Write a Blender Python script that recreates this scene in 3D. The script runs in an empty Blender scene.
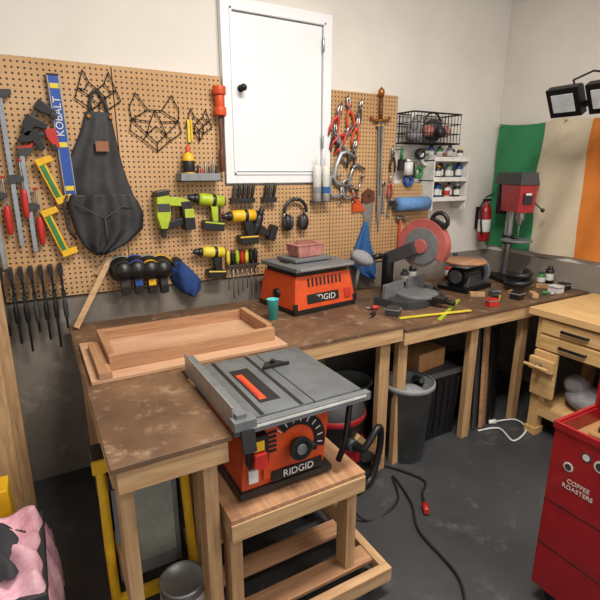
import bpy, math, random
from mathutils import Vector, Matrix, Euler
random.seed(7)
PI=math.pi
scene=bpy.context.scene
# ---------------------------------------------------------------- materials
def lin(h):
    h=h.lstrip('#'); r=[int(h[i:i+2],16)/255. for i in (0,2,4)]
    return [ (c/12.92 if c<=.04045 else ((c+.055)/1.055)**2.4) for c in r]+[1.]
def base(name):
    m=bpy.data.materials.new(name); m.use_nodes=True
    return m,m.node_tree,m.node_tree.nodes['Principled BSDF']
def noise_col(nt,c1,c2,scale,detail=4,stretch=(1,1,1),lo=.35,hi=.65,rough=.6,dist=0):
    tc=nt.nodes.new('ShaderNodeTexCoord'); mp=nt.nodes.new('ShaderNodeMapping')
    mp.inputs['Scale'].default_value=stretch
    nz=nt.nodes.new('ShaderNodeTexNoise'); nz.inputs['Scale'].default_value=scale
    nz.inputs['Detail'].default_value=detail; nz.inputs['Roughness'].default_value=rough; nz.inputs['Distortion'].default_value=dist
    cr=nt.nodes.new('ShaderNodeValToRGB'); cr.color_ramp.elements[0].position=lo; cr.color_ramp.elements[1].position=hi
    cr.color_ramp.elements[0].color=c1; cr.color_ramp.elements[1].color=c2
    nt.links.new(tc.outputs['Object'],mp.inputs['Vector']); nt.links.new(mp.outputs[0],nz.inputs['Vector'])
    nt.links.new(nz.outputs[0],cr.inputs[0])
    return tc,nz,cr
def mat(name,hx,rough=.5,metal=0,hx2=None,scale=18,bump=0,stretch=(1,1,1),detail=4,lo=.35,hi=.65,dist=0,coat=0):
    m,nt,b=base(name)
    b.inputs['Roughness'].default_value=rough; b.inputs['Metallic'].default_value=metal
    b.inputs['Base Color'].default_value=lin(hx)
    if hx2 is None:
        c=lin(hx); a=[x*.85 for x in c[:3]]+[1]; bb=[min(1,x*1.08) for x in c[:3]]+[1]
    else: a,bb=lin(hx),lin(hx2)
    tc,nz,cr=noise_col(nt,a,bb,scale,detail,stretch,lo,hi,.6,dist)
    nt.links.new(cr.outputs[0],b.inputs['Base Color'])
    if bump:
        bp=nt.nodes.new('ShaderNodeBump'); bp.inputs['Strength'].default_value=bump; bp.inputs['Distance'].default_value=.01
        nt.links.new(nz.outputs[0],bp.inputs['Height']); nt.links.new(bp.outputs[0],b.inputs['Normal'])
    if coat: b.inputs['Coat Weight'].default_value=coat
    return m
def wood(name,a,b,ax):
    st={'x':(.7,9,9),'y':(9,.7,9),'z':(9,9,.7)}[ax]
    return mat(name,a,.6,0,b,scale=5,stretch=st,detail=6,bump=.08,lo=.3,hi=.72,dist=.4)
PX=wood('pine_x','9f7a54','c9a87e','x'); PY=wood('pine_y','9f7a54','c9a87e','y'); PZ=wood('pine_z','9b7550','c3a278','z')
LX=wood('maple_x','bd935b','dab986','x'); LY=wood('maple_y','bd935b','dab986','y'); LZ=wood('maple_z','b58b52','d1ae78','z')
FX=wood('old_board_x','8f664a','bb906b','x'); FY=wood('old_board_y','8f664a','bb906b','y')
PLY=mat('plywood','b0876a',.6,0,'c5a082',scale=4,stretch=(1,5,5),detail=5,lo=.3,hi=.7)
WHITE=mat('white_wall_paint','cecac4',.85,0,'d6d2cc',scale=2)
WHITE2=mat('white_door_paint','dcdee2',.5,0,'e2e4e8',scale=2)
BLK=mat('black_plastic','18181a',.42); DGR=mat('dark_grey_plastic','37383a',.5); GRY=mat('grey_plastic','7f8386',.5)
BLKM=mat('black_metal','1e1f22',.35,.6)
ALU=mat('aluminium','a9acae',.4,.7); ALU2=mat('cast_grey','777b7f',.45,.3); SAWT=mat('saw_table_grey','5f6468',.42,.35,'747a7e',scale=6); STEEL=mat('steel','9a9da0',.3,.9)
ORG=mat('orange_plastic','c84a1c',.45); REDP=mat('red_paint','981620',.38,coat=.2); RED=mat('red_plastic','b82a22',.4)
MITR=mat('saw_guard_red','9c4a48',.4,0,'b0605c',scale=8)
LIME=mat('lime_plastic','a4b82a',.42); YEL=mat('yellow_plastic','dfae1c',.42); YEL2=mat('yellow_pale','d6c23a',.5)
BLUE=mat('blue_plastic','1f4a9c',.45); BLUED=mat('blue_cloth','2a5a96',.85,bump=.3,scale=40); CYAN=mat('cyan_plastic','4fc1c4',.45)
LEA=mat('black_leather','1d1e21',.62,0,'313236',scale=9,bump=.25); TAN=mat('tan_leather','8a5a38',.6)
WPL=mat('white_plastic','d4d4d0',.4); PINK=mat('pink_cloth','d99cb0',.85,0,'edc0cd',scale=25,bump=.4)
GREENP=mat('green_plastic','2f7a3e',.45); GOLD=mat('gold','a0682c',.35,.6); BRN=mat('brown_grip','5a2f1b',.5)
CARD=mat('cardboard','9a7046',.8); RUBB=mat('rubber','101011',.7)
PINKB=mat('dusty_pink','9c5f58',.7,0,'b88078',scale=20); PAPER=mat('blue_paper','5f8cc0',.8)
GREYC=mat('grey_cloth','77787c',.85,0,'96979b',scale=15,bump=.4)
CLR=mat('translucent_grey','4c4f50',.3,0,'686c6e',scale=6)
def concrete(name,a,b,c,sc,rough,p0=.60,p1=.78,lo=.3,hi=.7):
    m,nt,bs=base(name)
    tc,nz,cr=noise_col(nt,lin(a),lin(b),sc,8,(1,1,1),lo,hi)
    n2=nt.nodes.new('ShaderNodeTexNoise'); n2.inputs['Scale'].default_value=sc*4.3; n2.inputs['Detail'].default_value=9; n2.inputs['Roughness'].default_value=.75
    nt.links.new(tc.outputs['Object'],n2.inputs['Vector'])
    r2=nt.nodes.new('ShaderNodeValToRGB'); r2.color_ramp.elements[0].position=p0; r2.color_ramp.elements[1].position=p1
    mx=nt.nodes.new('ShaderNodeMix'); mx.data_type='RGBA'
    nt.links.new(n2.outputs[0],r2.inputs[0]); nt.links.new(r2.outputs[0],mx.inputs['Factor'])
    nt.links.new(cr.outputs[0],mx.inputs['A']); mx.inputs['B'].default_value=lin(c)
    nt.links.new(mx.outputs['Result'],bs.inputs['Base Color'])
    bp=nt.nodes.new('ShaderNodeBump'); bp.inputs['Strength'].default_value=.15; bp.inputs['Distance'].default_value=.01
    nt.links.new(n2.outputs[0],bp.inputs['Height']); nt.links.new(bp.outputs[0],bs.inputs['Normal'])
    bs.inputs['Roughness'].default_value=rough
    return m
FLOOR=concrete('floor_concrete','303134','434447','68696c',1.6,.5,.56,.8)
CONC=concrete('foundation_concrete','6a635b','8c847b','a59e96',1.8,.85,.55,.75)
HARD=concrete('hardboard_worktop','4a3629','77593f','a58a74',3.2,.55,.54,.74,.32,.68)
def pegmat():
    m,nt,b=base('pegboard')
    tc,nz,cr=noise_col(nt,lin('ad8659'),lin('c6a178'),1.3,5)
    sx=nt.nodes.new('ShaderNodeSeparateXYZ'); nt.links.new(tc.outputs['Object'],sx.inputs[0])
    def mth(op,a,bv=None):
        n=nt.nodes.new('ShaderNodeMath'); n.operation=op
        if isinstance(a,(int,float)): n.inputs[0].default_value=a
        else: nt.links.new(a,n.inputs[0])
        if bv is not None:
            if isinstance(bv,(int,float)): n.inputs[1].default_value=bv
            else: nt.links.new(bv,n.inputs[1])
        return n.outputs[0]
    P=.0262
    fx=mth('SUBTRACT',mth('FRACT',mth('DIVIDE',mth('ADD',sx.outputs[0],50*P),P)),.5)
    fz=mth('SUBTRACT',mth('FRACT',mth('DIVIDE',mth('ADD',sx.outputs[2],50*P),P)),.5)
    d=mth('SQRT',mth('ADD',mth('MULTIPLY',fx,fx),mth('MULTIPLY',fz,fz)))
    hole=mth('LESS_THAN',d,.20)
    mx=nt.nodes.new('ShaderNodeMix'); mx.data_type='RGBA'
    nt.links.new(hole,mx.inputs['Factor']); nt.links.new(cr.outputs[0],mx.inputs['A']); mx.inputs['B'].default_value=lin('2a1d13')
    nt.links.new(mx.outputs['Result'],b.inputs['Base Color']); b.inputs['Roughness'].default_value=.65
    return m
PEG=pegmat()
# ---------------------------------------------------------------- mesh builder
class O:
    def __init__(s,name): s.n=name; s.v=[]; s.f=[]; s.m=[]; s.sm=[]; s.mats=[]; s.X=Matrix.Identity(4); s.labels=[]
    def mi(s,m):
        if m not in s.mats: s.mats.append(m)
        return s.mats.index(m)
    def add(s,vs,fs,m,smooth=False,M=None):
        o=len(s.v); T=s.X if M is None else s.X@M
        s.v+= [T@Vector(p) for p in vs]; i=s.mi(m)
        for k,f in enumerate(fs):
            s.f.append([a+o for a in f]); s.m.append(i); s.sm.append(smooth if isinstance(smooth,bool) else smooth[k])
        return s
    def box(s,c,d,m,rot=(0,0,0)):
        x,y,z=d[0]/2,d[1]/2,d[2]/2
        vs=[(-x,-y,-z),(x,-y,-z),(x,y,-z),(-x,y,-z),(-x,-y,z),(x,-y,z),(x,y,z),(-x,y,z)]
        fs=[(0,3,2,1),(4,5,6,7),(0,1,5,4),(1,2,6,5),(2,3,7,6),(3,0,4,7)]
        return s.add(vs,fs,m,False,Matrix.Translation(c)@Euler([math.radians(a) for a in rot]).to_matrix().to_4x4())
    def bx(s,x0,x1,y0,y1,z0,z1,m): return s.box(((x0+x1)/2,(y0+y1)/2,(z0+z1)/2),(abs(x1-x0),abs(y1-y0),abs(z1-z0)),m)
    def beam(s,p0,p1,w,t,m,up=(0,0,1)):
        p0,p1=Vector(p0),Vector(p1); d=(p1-p0); L=d.length; d.normalize(); u=Vector(up)
        if abs(d.dot(u))>.98: u=Vector((0,1,0))
        a=d.cross(u).normalized(); b=a.cross(d).normalized()
        M=Matrix((( a.x,d.x,b.x,0),(a.y,d.y,b.y,0),(a.z,d.z,b.z,0),(0,0,0,1)))
        M.translation=(p0+p1)/2
        x,y,z=w/2,L/2,t/2
        vs=[(-x,-y,-z),(x,-y,-z),(x,y,-z),(-x,y,-z),(-x,-y,z),(x,-y,z),(x,y,z),(-x,y,z)]
        fs=[(0,3,2,1),(4,5,6,7),(0,1,5,4),(1,2,6,5),(2,3,7,6),(3,0,4,7)]
        return s.add(vs,fs,m,False,M)
    def cyl(s,p0,p1,r,m,r1=None,seg=20):
        if r1 is None: r1=r
        p0,p1=Vector(p0),Vector(p1); d=(p1-p0).normalized()
        u=Vector((0,0,1)) if abs(d.z)<.9 else Vector((1,0,0))
        a=d.cross(u).normalized(); b=d.cross(a).normalized(); vs=[]
        for p,rr in((p0,r),(p1,r1)):
            for i in range(seg):
                t=2*PI*i/seg; vs.append(p+(a*math.cos(t)+b*math.sin(t))*rr)
        fs=[(i,(i+1)%seg,seg+(i+1)%seg,seg+i) for i in range(seg)]+[tuple(range(seg))[::-1],tuple(range(seg,2*seg))]
        return s.add(vs,fs,m,[True]*seg+[False,False])
    def lathe(s,prof,c,m,seg=28,axis='z'):
        vs=[];n=len(prof)
        for r,z in prof:
            for i in range(seg):
                t=2*PI*i/seg; x,y=r*math.cos(t),r*math.sin(t)
                vs.append({'z':(x,y,z),'y':(x,z,y),'x':(z,x,y)}[axis])
        fs=[(k*seg+i,k*seg+(i+1)%seg,(k+1)*seg+(i+1)%seg,(k+1)*seg+i) for k in range(n-1) for i in range(seg)]
        return s.add(vs,fs,m,True,Matrix.Translation(c))
    def sph(s,c,r,m,seg=18,rot=(0,0,0)):
        if isinstance(r,(int,float)): r=(r,r,r)
        vs=[];k=seg//2
        for j in range(k+1):
            p=PI*j/k
            for i in range(seg):
                t=2*PI*i/seg; vs.append((r[0]*math.sin(p)*math.cos(t),r[1]*math.sin(p)*math.sin(t),r[2]*math.cos(p)))
        fs=[(j*seg+i,(j+1)*seg+i,(j+1)*seg+(i+1)%seg,j*seg+(i+1)%seg) for j in range(k) for i in range(seg)]
        return s.add(vs,fs,m,True,Matrix.Translation(c)@Euler([math.radians(a) for a in rot]).to_matrix().to_4x4())
    def tube(s,pts,r,m,seg=8,closed=False):
        P=[Vector(p) for p in pts]; n=len(P); vs=[]; prev=None
        for i,p in enumerate(P):
            if closed: d=(P[(i+1)%n]-P[i-1]).normalized()
            else: d=(P[min(i+1,n-1)]-P[max(i-1,0)]).normalized()
            if prev is None:
                u=Vector((0,0,1)) if abs(d.z)<.9 else Vector((1,0,0)); a=d.cross(u).normalized()
            else: a=(prev-d*prev.dot(d)).normalized()
            prev=a; b=d.cross(a)
            rr=r[i] if isinstance(r,(list,tuple)) else r
            for k in range(seg):
                t=2*PI*k/seg; vs.append(p+(a*math.cos(t)+b*math.sin(t))*rr)
        fs=[]
        for i in range(n if closed else n-1):
            j=(i+1)%n
            fs+=[(i*seg+k,i*seg+(k+1)%seg,j*seg+(k+1)%seg,j*seg+k) for k in range(seg)]
        sm=[True]*len(fs)
        if not closed: fs+=[tuple(range(seg))[::-1],tuple(range((n-1)*seg,n*seg))]; sm+=[False,False]
        return s.add(vs,fs,m,sm)
    def prism(s,pts,a,b,m,plane='xz'):
        n=len(pts)
        f={'xz':lambda p,t:(p[0],t,p[1]),'yz':lambda p,t:(t,p[0],p[1]),'xy':lambda p,t:(p[0],p[1],t)}[plane]
        vs=[f(p,a) for p in pts]+[f(p,b) for p in pts]
        fs=[tuple(range(n)),tuple(range(n,2*n))[::-1]]+[(i,i+n,(i+1)%n+n,(i+1)%n) for i in range(n)]
        return s.add(vs,fs,m)
    def torus(s,c,R,r,m,axis='y',a0=0,a1=360,seg=28,ss=8):
        pts=[];full=abs(a1-a0)>=360; N=seg
        for i in range(N if full else N+1):
            t=math.radians(a0+(a1-a0)*i/N); x,z=R*math.cos(t),R*math.sin(t)
            pts.append({'y':(c[0]+x,c[1],c[2]+z),'z':(c[0]+x,c[1]+z,c[2]),'x':(c[0],c[1]+x,c[2]+z)}[axis])
        return s.tube(pts,r,m,ss,full)
    def cloth(s,rows,yf,yb,m,nx=24,sub=6):
        R=[]
        for i in range(len(rows)-1):
            for k in range(sub):
                t=k/sub; R.append([rows[i][j]*(1-t)+rows[i+1][j]*t for j in range(3)])
        R.append(list(rows[-1])); nr=len(R); vs=[]
        for side in (0,1):
            for j,(z,a,b) in enumerate(R):
                for i in range(nx+1):
                    u=i/nx; vs.append((a+(b-a)*u, yf(u,j/(nr-1)) if side==0 else yb, z))
        N=(nx+1)*nr; fs=[]
        for j in range(nr-1):
            for i in range(nx):
                q=j*(nx+1)+i; fs.append((q,q+nx+1,q+nx+2,q+1)); fs.append((N+q,N+q+1,N+q+nx+2,N+q+nx+1))
        for j in range(nr-1):
            q=j*(nx+1); fs.append((q,N+q,N+q+nx+1,q+nx+1)); q+=nx; fs.append((q,q+nx+1,N+q+nx+1,N+q))
        for i in range(nx):
            fs.append((i,i+1,N+i+1,N+i)); q=(nr-1)*(nx+1)+i; fs.append((q,N+q,N+q+1,q+1))
        return s.add(vs,fs,m,True)
    def text(s,t,loc,size,m,rot=(90,0,0),align='CENTER'): s.labels.append((t,s.X@Vector(loc),size,m,rot,align)); return s
    def done(s,bevel=0,name=None):
        xs=[v.x for v in s.v];ys=[v.y for v in s.v];zs=[v.z for v in s.v]
        c=Vector(((min(xs)+max(xs))/2,(min(ys)+max(ys))/2,min(zs)))
        me=bpy.data.meshes.new(s.n); me.from_pydata([v-c for v in s.v],[],s.f)
        for m in s.mats: me.materials.append(m)
        me.polygons.foreach_set('material_index',s.m); me.polygons.foreach_set('use_smooth',s.sm); me.update()
        import bmesh
        b=bmesh.new(); b.from_mesh(me); bmesh.ops.recalc_face_normals(b,faces=b.faces); b.to_mesh(me); b.free()
        o=bpy.data.objects.new(s.n,me); o.location=c; scene.collection.objects.link(o)
        if bevel:
            bm=o.modifiers.new('bevel','BEVEL'); bm.width=bevel; bm.segments=2; bm.limit_method='ANGLE'; bm.angle_limit=math.radians(50)
        for i,(t,l,sz,m,rot,al) in enumerate(s.labels):
            tc=bpy.data.curves.new('label_%d'%i,'FONT'); tc.body=t; tc.size=sz; tc.extrude=.0006; tc.align_x=al; tc.align_y='CENTER'
            to=bpy.data.objects.new('label_%d'%i,tc); tc.materials.append(m); scene.collection.objects.link(to)
            to.parent=o; to.location=l-c; to.rotation_euler=[math.radians(a) for a in rot]
        return o
def W(x,z): return 1.113*x, 1.7+1.113*(z-1.7)     # wall survey -> metres
def at(o,x,y,z,rz=0,sc=1,ry=0,rx=0):
    o.X=Matrix.Translation((x,y,z))@Euler((math.radians(rx),math.radians(ry),math.radians(rz))).to_matrix().to_4x4()@Matrix.Scale(sc,4); return o
def frust(o,x0,x1,y0,y1,z0,a0,a1,b0,b1,z1,m):
    vs=[(x0,y0,z0),(x1,y0,z0),(x1,y1,z0),(x0,y1,z0),(a0,b0,z1),(a1,b0,z1),(a1,b1,z1),(a0,b1,z1)]
    o.add(vs,[(0,3,2,1),(4,5,6,7),(0,1,5,4),(1,2,6,5),(2,3,7,6),(3,0,4,7)],m)
YP=-.036   # front of pegboard
# ---------------------------------------------------------------- room
XR=3.47; XL=-1.7; YF=-5.2; H=3.4
O('floor').bx(XL-.1,XR+.1,YF,.1,-.1,0,FLOOR).done()
O('wall_back').bx(XL,XR+.1,.002,.1,1.05,H,WHITE).done()
O('wall_right').bx(XR+.002,XR+.1,YF,0,1.05,H,WHITE).done()
O('foundation_wall').bx(XL,XR+.1,-.02,.1,0,1.05,CONC).done()
O('foundation_wall').bx(XR-.02,XR+.1,YF,-.02,0,1.05,CONC).done()
O('wall_left').bx(XL-.1,XL,YF,.1,0,H,WHITE).done()
O('ceiling').bx(XL-.1,XR+.1,YF,.1,H,H+.1,WHITE).done()
def peg(x0,x1,z0,z1):
    p=O('pegboard'); p.bx(x0,x1,YP,YP+.006,z0,z1,PEG)
    for z in (z0+.02,z1-.02): p.bx(x0,x1,YP+.006,-.001,z-.02,z+.02,PX)
    p.done()
ZT=2.223; ZB=1.06
peg(-1.5,.447,ZB,ZT); peg(.453,1.035,ZB,ZT); peg(1.037,1.785,ZB,1.62); peg(1.788,2.34,ZB,ZT-.01); peg(2.343,2.70,ZB,1.62)
d=O('door_1')
x0,x1,z0,z1=1.045,1.78,1.635,2.635
for a in ((x0,x0+.065,z0,z1),(x1-.065,x1,z0,z1),(x0+.065,x1-.065,z1-.065,z1),(x0+.065,x1-.065,z0,z0+.065)): d.bx(a[0],a[1],-.045,-.001,a[2],a[3],WHITE2)
d.bx(x0+.07,x1-.07,-.034,-.001,z0+.07,z1-.07,WHITE2)
for a in ((x0+.05,x0+.065),(x1-.065,x1-.05)): d.bx(a[0],a[1],-.052,-.045,z0+.05,z1-.05,WHITE2)
for a in ((z0+.05,z0+.065),(z1-.065,z1-.05)): d.bx(x0+.05,x1-.05,-.052,-.045,a[0],a[1],WHITE2)
d.cyl((x0+.11,-.034,2.17),(x0+.11,-.05,2.17),.02,BLKM).cyl((x0+.11,-.05,2.17),(x0+.11,-.075,2.17),.009,BLKM).sph((x0+.11,-.085,2.17),(.02,.015,.02),BLKM)
for z in (1.85,2.42): d.cyl((x1-.068,-.05,z),(x1-.068,-.05,z+.08),.008,STEEL)
d.done(.003)
# ---------------------------------------------------------------- wall tools
def f_clamp(x,zt,L,jaw=.06,col=RED,side=1):
    o=at(O('bar_clamp'),x,YP-.03,zt)
    o.bx(-.011,.011,-.004,.004,-L,0,STEEL)
    o.prism([(-.016,.0),(side*jaw,.005),(side*jaw,-.018),(side*.016,-.035),(-side*.016,-.035)],-.010,.010,DGR)
    z=-L*.55; o.prism([(-.018,z+.015),(.02,z+.02),(side*jaw,z+.01),(side*jaw,z-.012),(.02,z-.02),(-.018,z-.03)],-.011,.011,DGR)
    o.cyl((side*jaw*.8,0,z+.08),(side*jaw*.8,0,z-.09),.005,STEEL,seg=10); o.lathe([(0,z-.05),(.012,z-.052),(.017,z-.09),(.016,z-.15),(.010,z-.19),(0,z-.192)],(side*jaw*.8,0,0),col,seg=12)
    o.cyl((side*jaw*.8,0,z+.08),(side*jaw*.8,0,z+.09),.012,col,seg=12)
    o.cyl((0,0,-.06),(0,.03,-.06),.004,STEEL,seg=8)
    o.done(.002)
x,z=W(-.05,2.03); f_clamp(x,z,.72,.05); x,z=W(.0,1.80); f_clamp(x,z,.50,.045)
x,z=W(-.13,2.0); f_clamp(x,z,.8,.06)
def quick_clamp(x,z,L,ang,c1,c2):
    o=at(O('quick_grip_clamp'),x,YP-.03,z,ry=ang)
    o.bx(-.01,.01,-.004,.004,-L/2,L/2,c1 if c1 is YEL2 else DGR)
    o.prism([(-.018,L/2),(.07,L/2-.005),(.075,L/2-.03),(.02,L/2-.05),(-.018,L/2-.05)],-.014,.014,c1)
    o.bx(.055,.085,-.016,.016,L/2-.045,L/2-.02,BLK)
    o.prism([(-.025,.0),(.07,.01),(.075,-.018),(.03,-.035),(.03,-.09),(.012,-.1),(-.02,-.05)],-.017,.017,c2)
    o.prism([(.03,-.03),(.06,-.05),(.055,-.11),(.042,-.11),(.042,-.06)],-.009,.009,c1)
    o.cyl((0,0,L/4),(0,.03,L/4),.004,STEEL,seg=8)
    o.done(.003)
x,z=W(.06,1.93); quick_clamp(x,z,.18,35,BLK,BLK)
x,z=W(.075,1.86); quick_clamp(x,z,.16,80,RED,BLK)
def ybar(x,z,L,ang):
    o=at(O('one_hand_clamp'),x,YP-.035,z,ry=ang)
    o.bx(-.02,.02,-.012,.012,-L/2,L/2,YEL); o.bx(-.011,.011,-.016,.016,-L/2+.03,L/2-.03,GREENP)
    o.prism([(-.02,L/2),(.055,L/2),(.06,L/2-.03),(-.02,L/2-.035)],-.018,.018,YEL); o.prism([(-.02,-L/2),(.055,-L/2),(.06,-L/2+.03),(-.02,-L/2+.035)],-.018,.018,YEL)
    o.cyl((0,0,L/4),(0,.03,L/4),.004,STEEL,seg=8); o.done(.004)
x,z=W(.095,1.66); ybar(x,z,.23,-20)
x,z=W(.09,1.43); ybar(x,z,.25,-18)
x,z=W(.165,1.845); o=at(O('spirit_level'),x,YP-.02,z,ry=-1.5)
o.bx(-.027,.027,-.012,.012,-.29,.29,BLUE); o.bx(-.027,-.022,-.014,.014,-.29,.29,ALU).bx(.022,.027,-.014,.014,-.29,.29,ALU)
o.bx(-.027,.027,-.014,.014,.285,.295,BLK).bx(-.027,.027,-.014,.014,-.295,-.285,BLK)
for zz in (.24,-.03,-.24): o.bx(-.020,.020,-.015,.012,zz-.012,zz+.012,YEL2)
o.text('KOBALT',(0,-.0155,.10),.048,WPL,rot=(90,-90,0)); o.cyl((0,0,.27),(0,.02,.27),.004,STEEL,seg=8); o.done(.002)
def AW(l): return [(W(a[1],a[0])[1],W(a[1],a[0])[0],W(a[2],a[0])[0]) for a in l]
o=O('work_apron')
rows=AW([(1.965,.275,.38),(1.93,.262,.385),(1.88,.245,.392),(1.80,.205,.402),(1.72,.165,.415),(1.66,.145,.43),(1.575,.15,.455),(1.505,.165,.48),(1.43,.18,.47),(1.36,.20,.40),(1.315,.24,.30)])
o.cloth(rows,lambda u,v:-.05-.045*math.sin(PI*u)**.6*(.3+.7*v)-.012*math.sin(u*17+v*5)*v,YP-.002,LEA,nx=30,sub=5)
rows=AW([(1.60,.165,.44),(1.56,.15,.465),(1.505,.158,.485),(1.43,.175,.478),(1.37,.195,.41),(1.33,.24,.31)])
o.cloth(rows,lambda u,v:-.085-.04*math.sin(PI*u)**.5-.01*math.sin(u*21+v*3),-.05,LEA,nx=30,sub=5)
a=W(.29,1.96); b=W(.37,1.96); t=W(.325,2.06)
o.tube([(a[0],-.05,a[1]-.03),(a[0]+.005,-.05,a[1]+.04),(t[0]-.02,-.048,t[1]-.02),(t[0]+.0,-.048,t[1]),(t[0]+.02,-.048,t[1]-.02),(b[0]-.005,-.05,b[1]+.04),(b[0],-.05,b[1]-.03)],.008,LEA)
a=W(.325,1.815); o.box((a[0],-.094,a[1]),(.062,.006,.05),TAN)
for xx in (.285,.378):
    a=W(xx,1.945); o.cyl((a[0],-.06,a[1]),(a[0],-.072,a[1]),.009,GOLD,seg=12)
for l in ([(.15,1.56),(.21,1.545),(.30,1.49),(.38,1.545),(.475,1.53)],[(.30,1.49),(.30,1.34)]):
    o.tube([(W(*p)[0],-.128 if .2<p[0]<.45 else -.095,W(*p)[1]) for p in l],.0035,DGR,6)
o.tube([(W(*p)[0],-.10,W(*p)[1]) for p in [(.155,1.60),(.135,1.55),(.14,1.45),(.17,1.40)]],.007,LEA)
o.done()
def wire(x,z,s,polys):
    o=O('wire_fox_art')
    for p in polys:
        pts=[(x+a*s,YP-.012,z+b*s) for a,b in p]
        for i in range(len(pts)-1): o.tube([pts[i],pts[i+1]],.0028,BLKM,6)
        for q in pts: o.sph(q,.0036,BLKM,8)
    o.cyl((x,YP-.012,z+.3*s),(x,YP+.002,z+.3*s),.003,BLKM,seg=6); o.done()
fox=[[(0,.3),(-.3,.55),(-.5,1),(-.75,.3),(-.9,-.1),(-.3,-.5),(0,-1),(.3,-.5),(.9,-.1),(.75,.3),(.5,1),(.3,.55),(0,.3)],
 [(-.75,.3),(-.3,.0),(0,.3),(.3,0),(.75,.3)],[(-.3,0),(-.3,-.5),(0,-.3),(.3,-.5),(.3,0)],[(-.3,0),(0,-.3),(.3,0)],[(-.3,.55),(-.5,.25),(-.75,.3)],[(.3,.55),(.5,.25),(.75,.3)],[(0,-.3),(0,-1)]]
x,z=W(.335,2.03); wire(x,z,.12,fox)
bear=[[(-.25,.45),(-.65,1),(-.9,.5),(-.85,.1),(-.95,-.3),(-.5,-.6),(0,-1),(.5,-.6),(.95,-.3),(.85,.1),(.9,.5),(.65,1),(.25,.45),(-.25,.45)],
 [(-.25,.45),(-.85,.1),(-.2,.05),(0,.45),(.2,.05),(.85,.1),(.25,.45)],[(-.2,.05),(-.35,-.4),(0,-.1),(.35,-.4),(.2,.05)],[(-.35,-.4),(0,-.7),(.35,-.4)],[(0,-.7),(0,-1)],[(-.85,.1),(-.35,-.4),(-.5,-.6)],[(.85,.1),(.35,-.4),(.5,-.6)]]
x,z=W(.585,1.93); wire(x,z,.145,bear)
x,z=W(.80,1.93); wire(x,z,.085,fox)
x,z=W(.905,2.05); o=at(O('dead_blow_mallet'),x,YP-.045,z)
o.cyl((0,0,-.08),(0,0,-.035),.036,ORG).cyl((0,0,-.035),(0,0,.03),.028,ORG).cyl((0,0,.03),(0,0,.075),.037,ORG)
o.tube([(0,0,-.07),(0,0,-.2),(.003,0,-.30),(0,0,-.38)],[.012,.011,.014,.016],BRN,12); o.tube([(0,0,-.26),(0,0,-.385)],[.016,.018],BRN,12)
o.cyl((-.02,.045,-.085),(-.02,-.02,-.085),.004,STEEL,seg=8).cyl((.02,.045,-.085),(.02,-.02,-.085),.004,STEEL,seg=8); o.done(.003)
x,z=W(.785,1.655); o=at(O('tool_tray'),x,YP,z)
o.bx(-.13,.11,-.09,0,0,.006,GRY).bx(-.13,.11,-.09,-.084,0,.045,GRY).bx(-.13,-.124,-.09,0,0,.045,GRY).bx(.104,.11,-.09,0,0,.045,GRY)
for i,(xx,c,h) in enumerate(((-.11,DGR,.07),(-.02,BLK,.09),(.0,RED,.07),(.025,STEEL,.1),(.045,DGR,.08),(.07,STEEL,.12),(.09,BLK,.09))): o.cyl((xx,-.045,.006),(xx+.01,-.04,h),.007,c,seg=10)
o.done(.001)
x,z=W(.725,1.67); o=at(O('glue_bottle'),x,YP-.05,z-.005); o.lathe([(0,0),(.03,0),(.033,.01),(.033,.11),(.028,.13),(.012,.145),(.011,.15)],(0,0,0),YEL); o.lathe([(.014,.148),(.014,.165),(.005,.185),(0,.187)],(0,0,0),ORG); o.lathe([(.0335,.04),(.034,.041),(.034,.1),(.0335,.101)],(0,0,0),BLK); o.done()
x,z=W(.745,1.90); o=at(O('folding_rule'),x,YP-.02,z); o.bx(-.007,.007,0,.018,-.06,.06,YEL2).bx(.010,.020,-.002,.018,-.05,.06,YEL); o.done()
def toolblock(x,z,n,w):
    o=at(O('screwdriver_rack'),x,YP,z); o.bx(-w/2,w/2,-.05,0,-.03,.0,BLK)
    for i in range(n):
        xx=-w/2+w*(i+.5)/n; c=random.choice([BLK,BLK,DGR,BLK]); o.cyl((xx,-.025,-.07),(xx,-.025,0),.004,STEEL,seg=8); o.tube([(xx,-.025,0),(xx+.01,-.025,.03),(xx+.015,-.025,.07),(xx+.018,-.025,.085)],[.009,.011,.011,.006],c,10)
    o.done(.001)
x,z=W(1.02,1.565); toolblock(x,z,5,.15); x,z=W(1.18,1.565); toolblock(x,z,3,.09)
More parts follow.
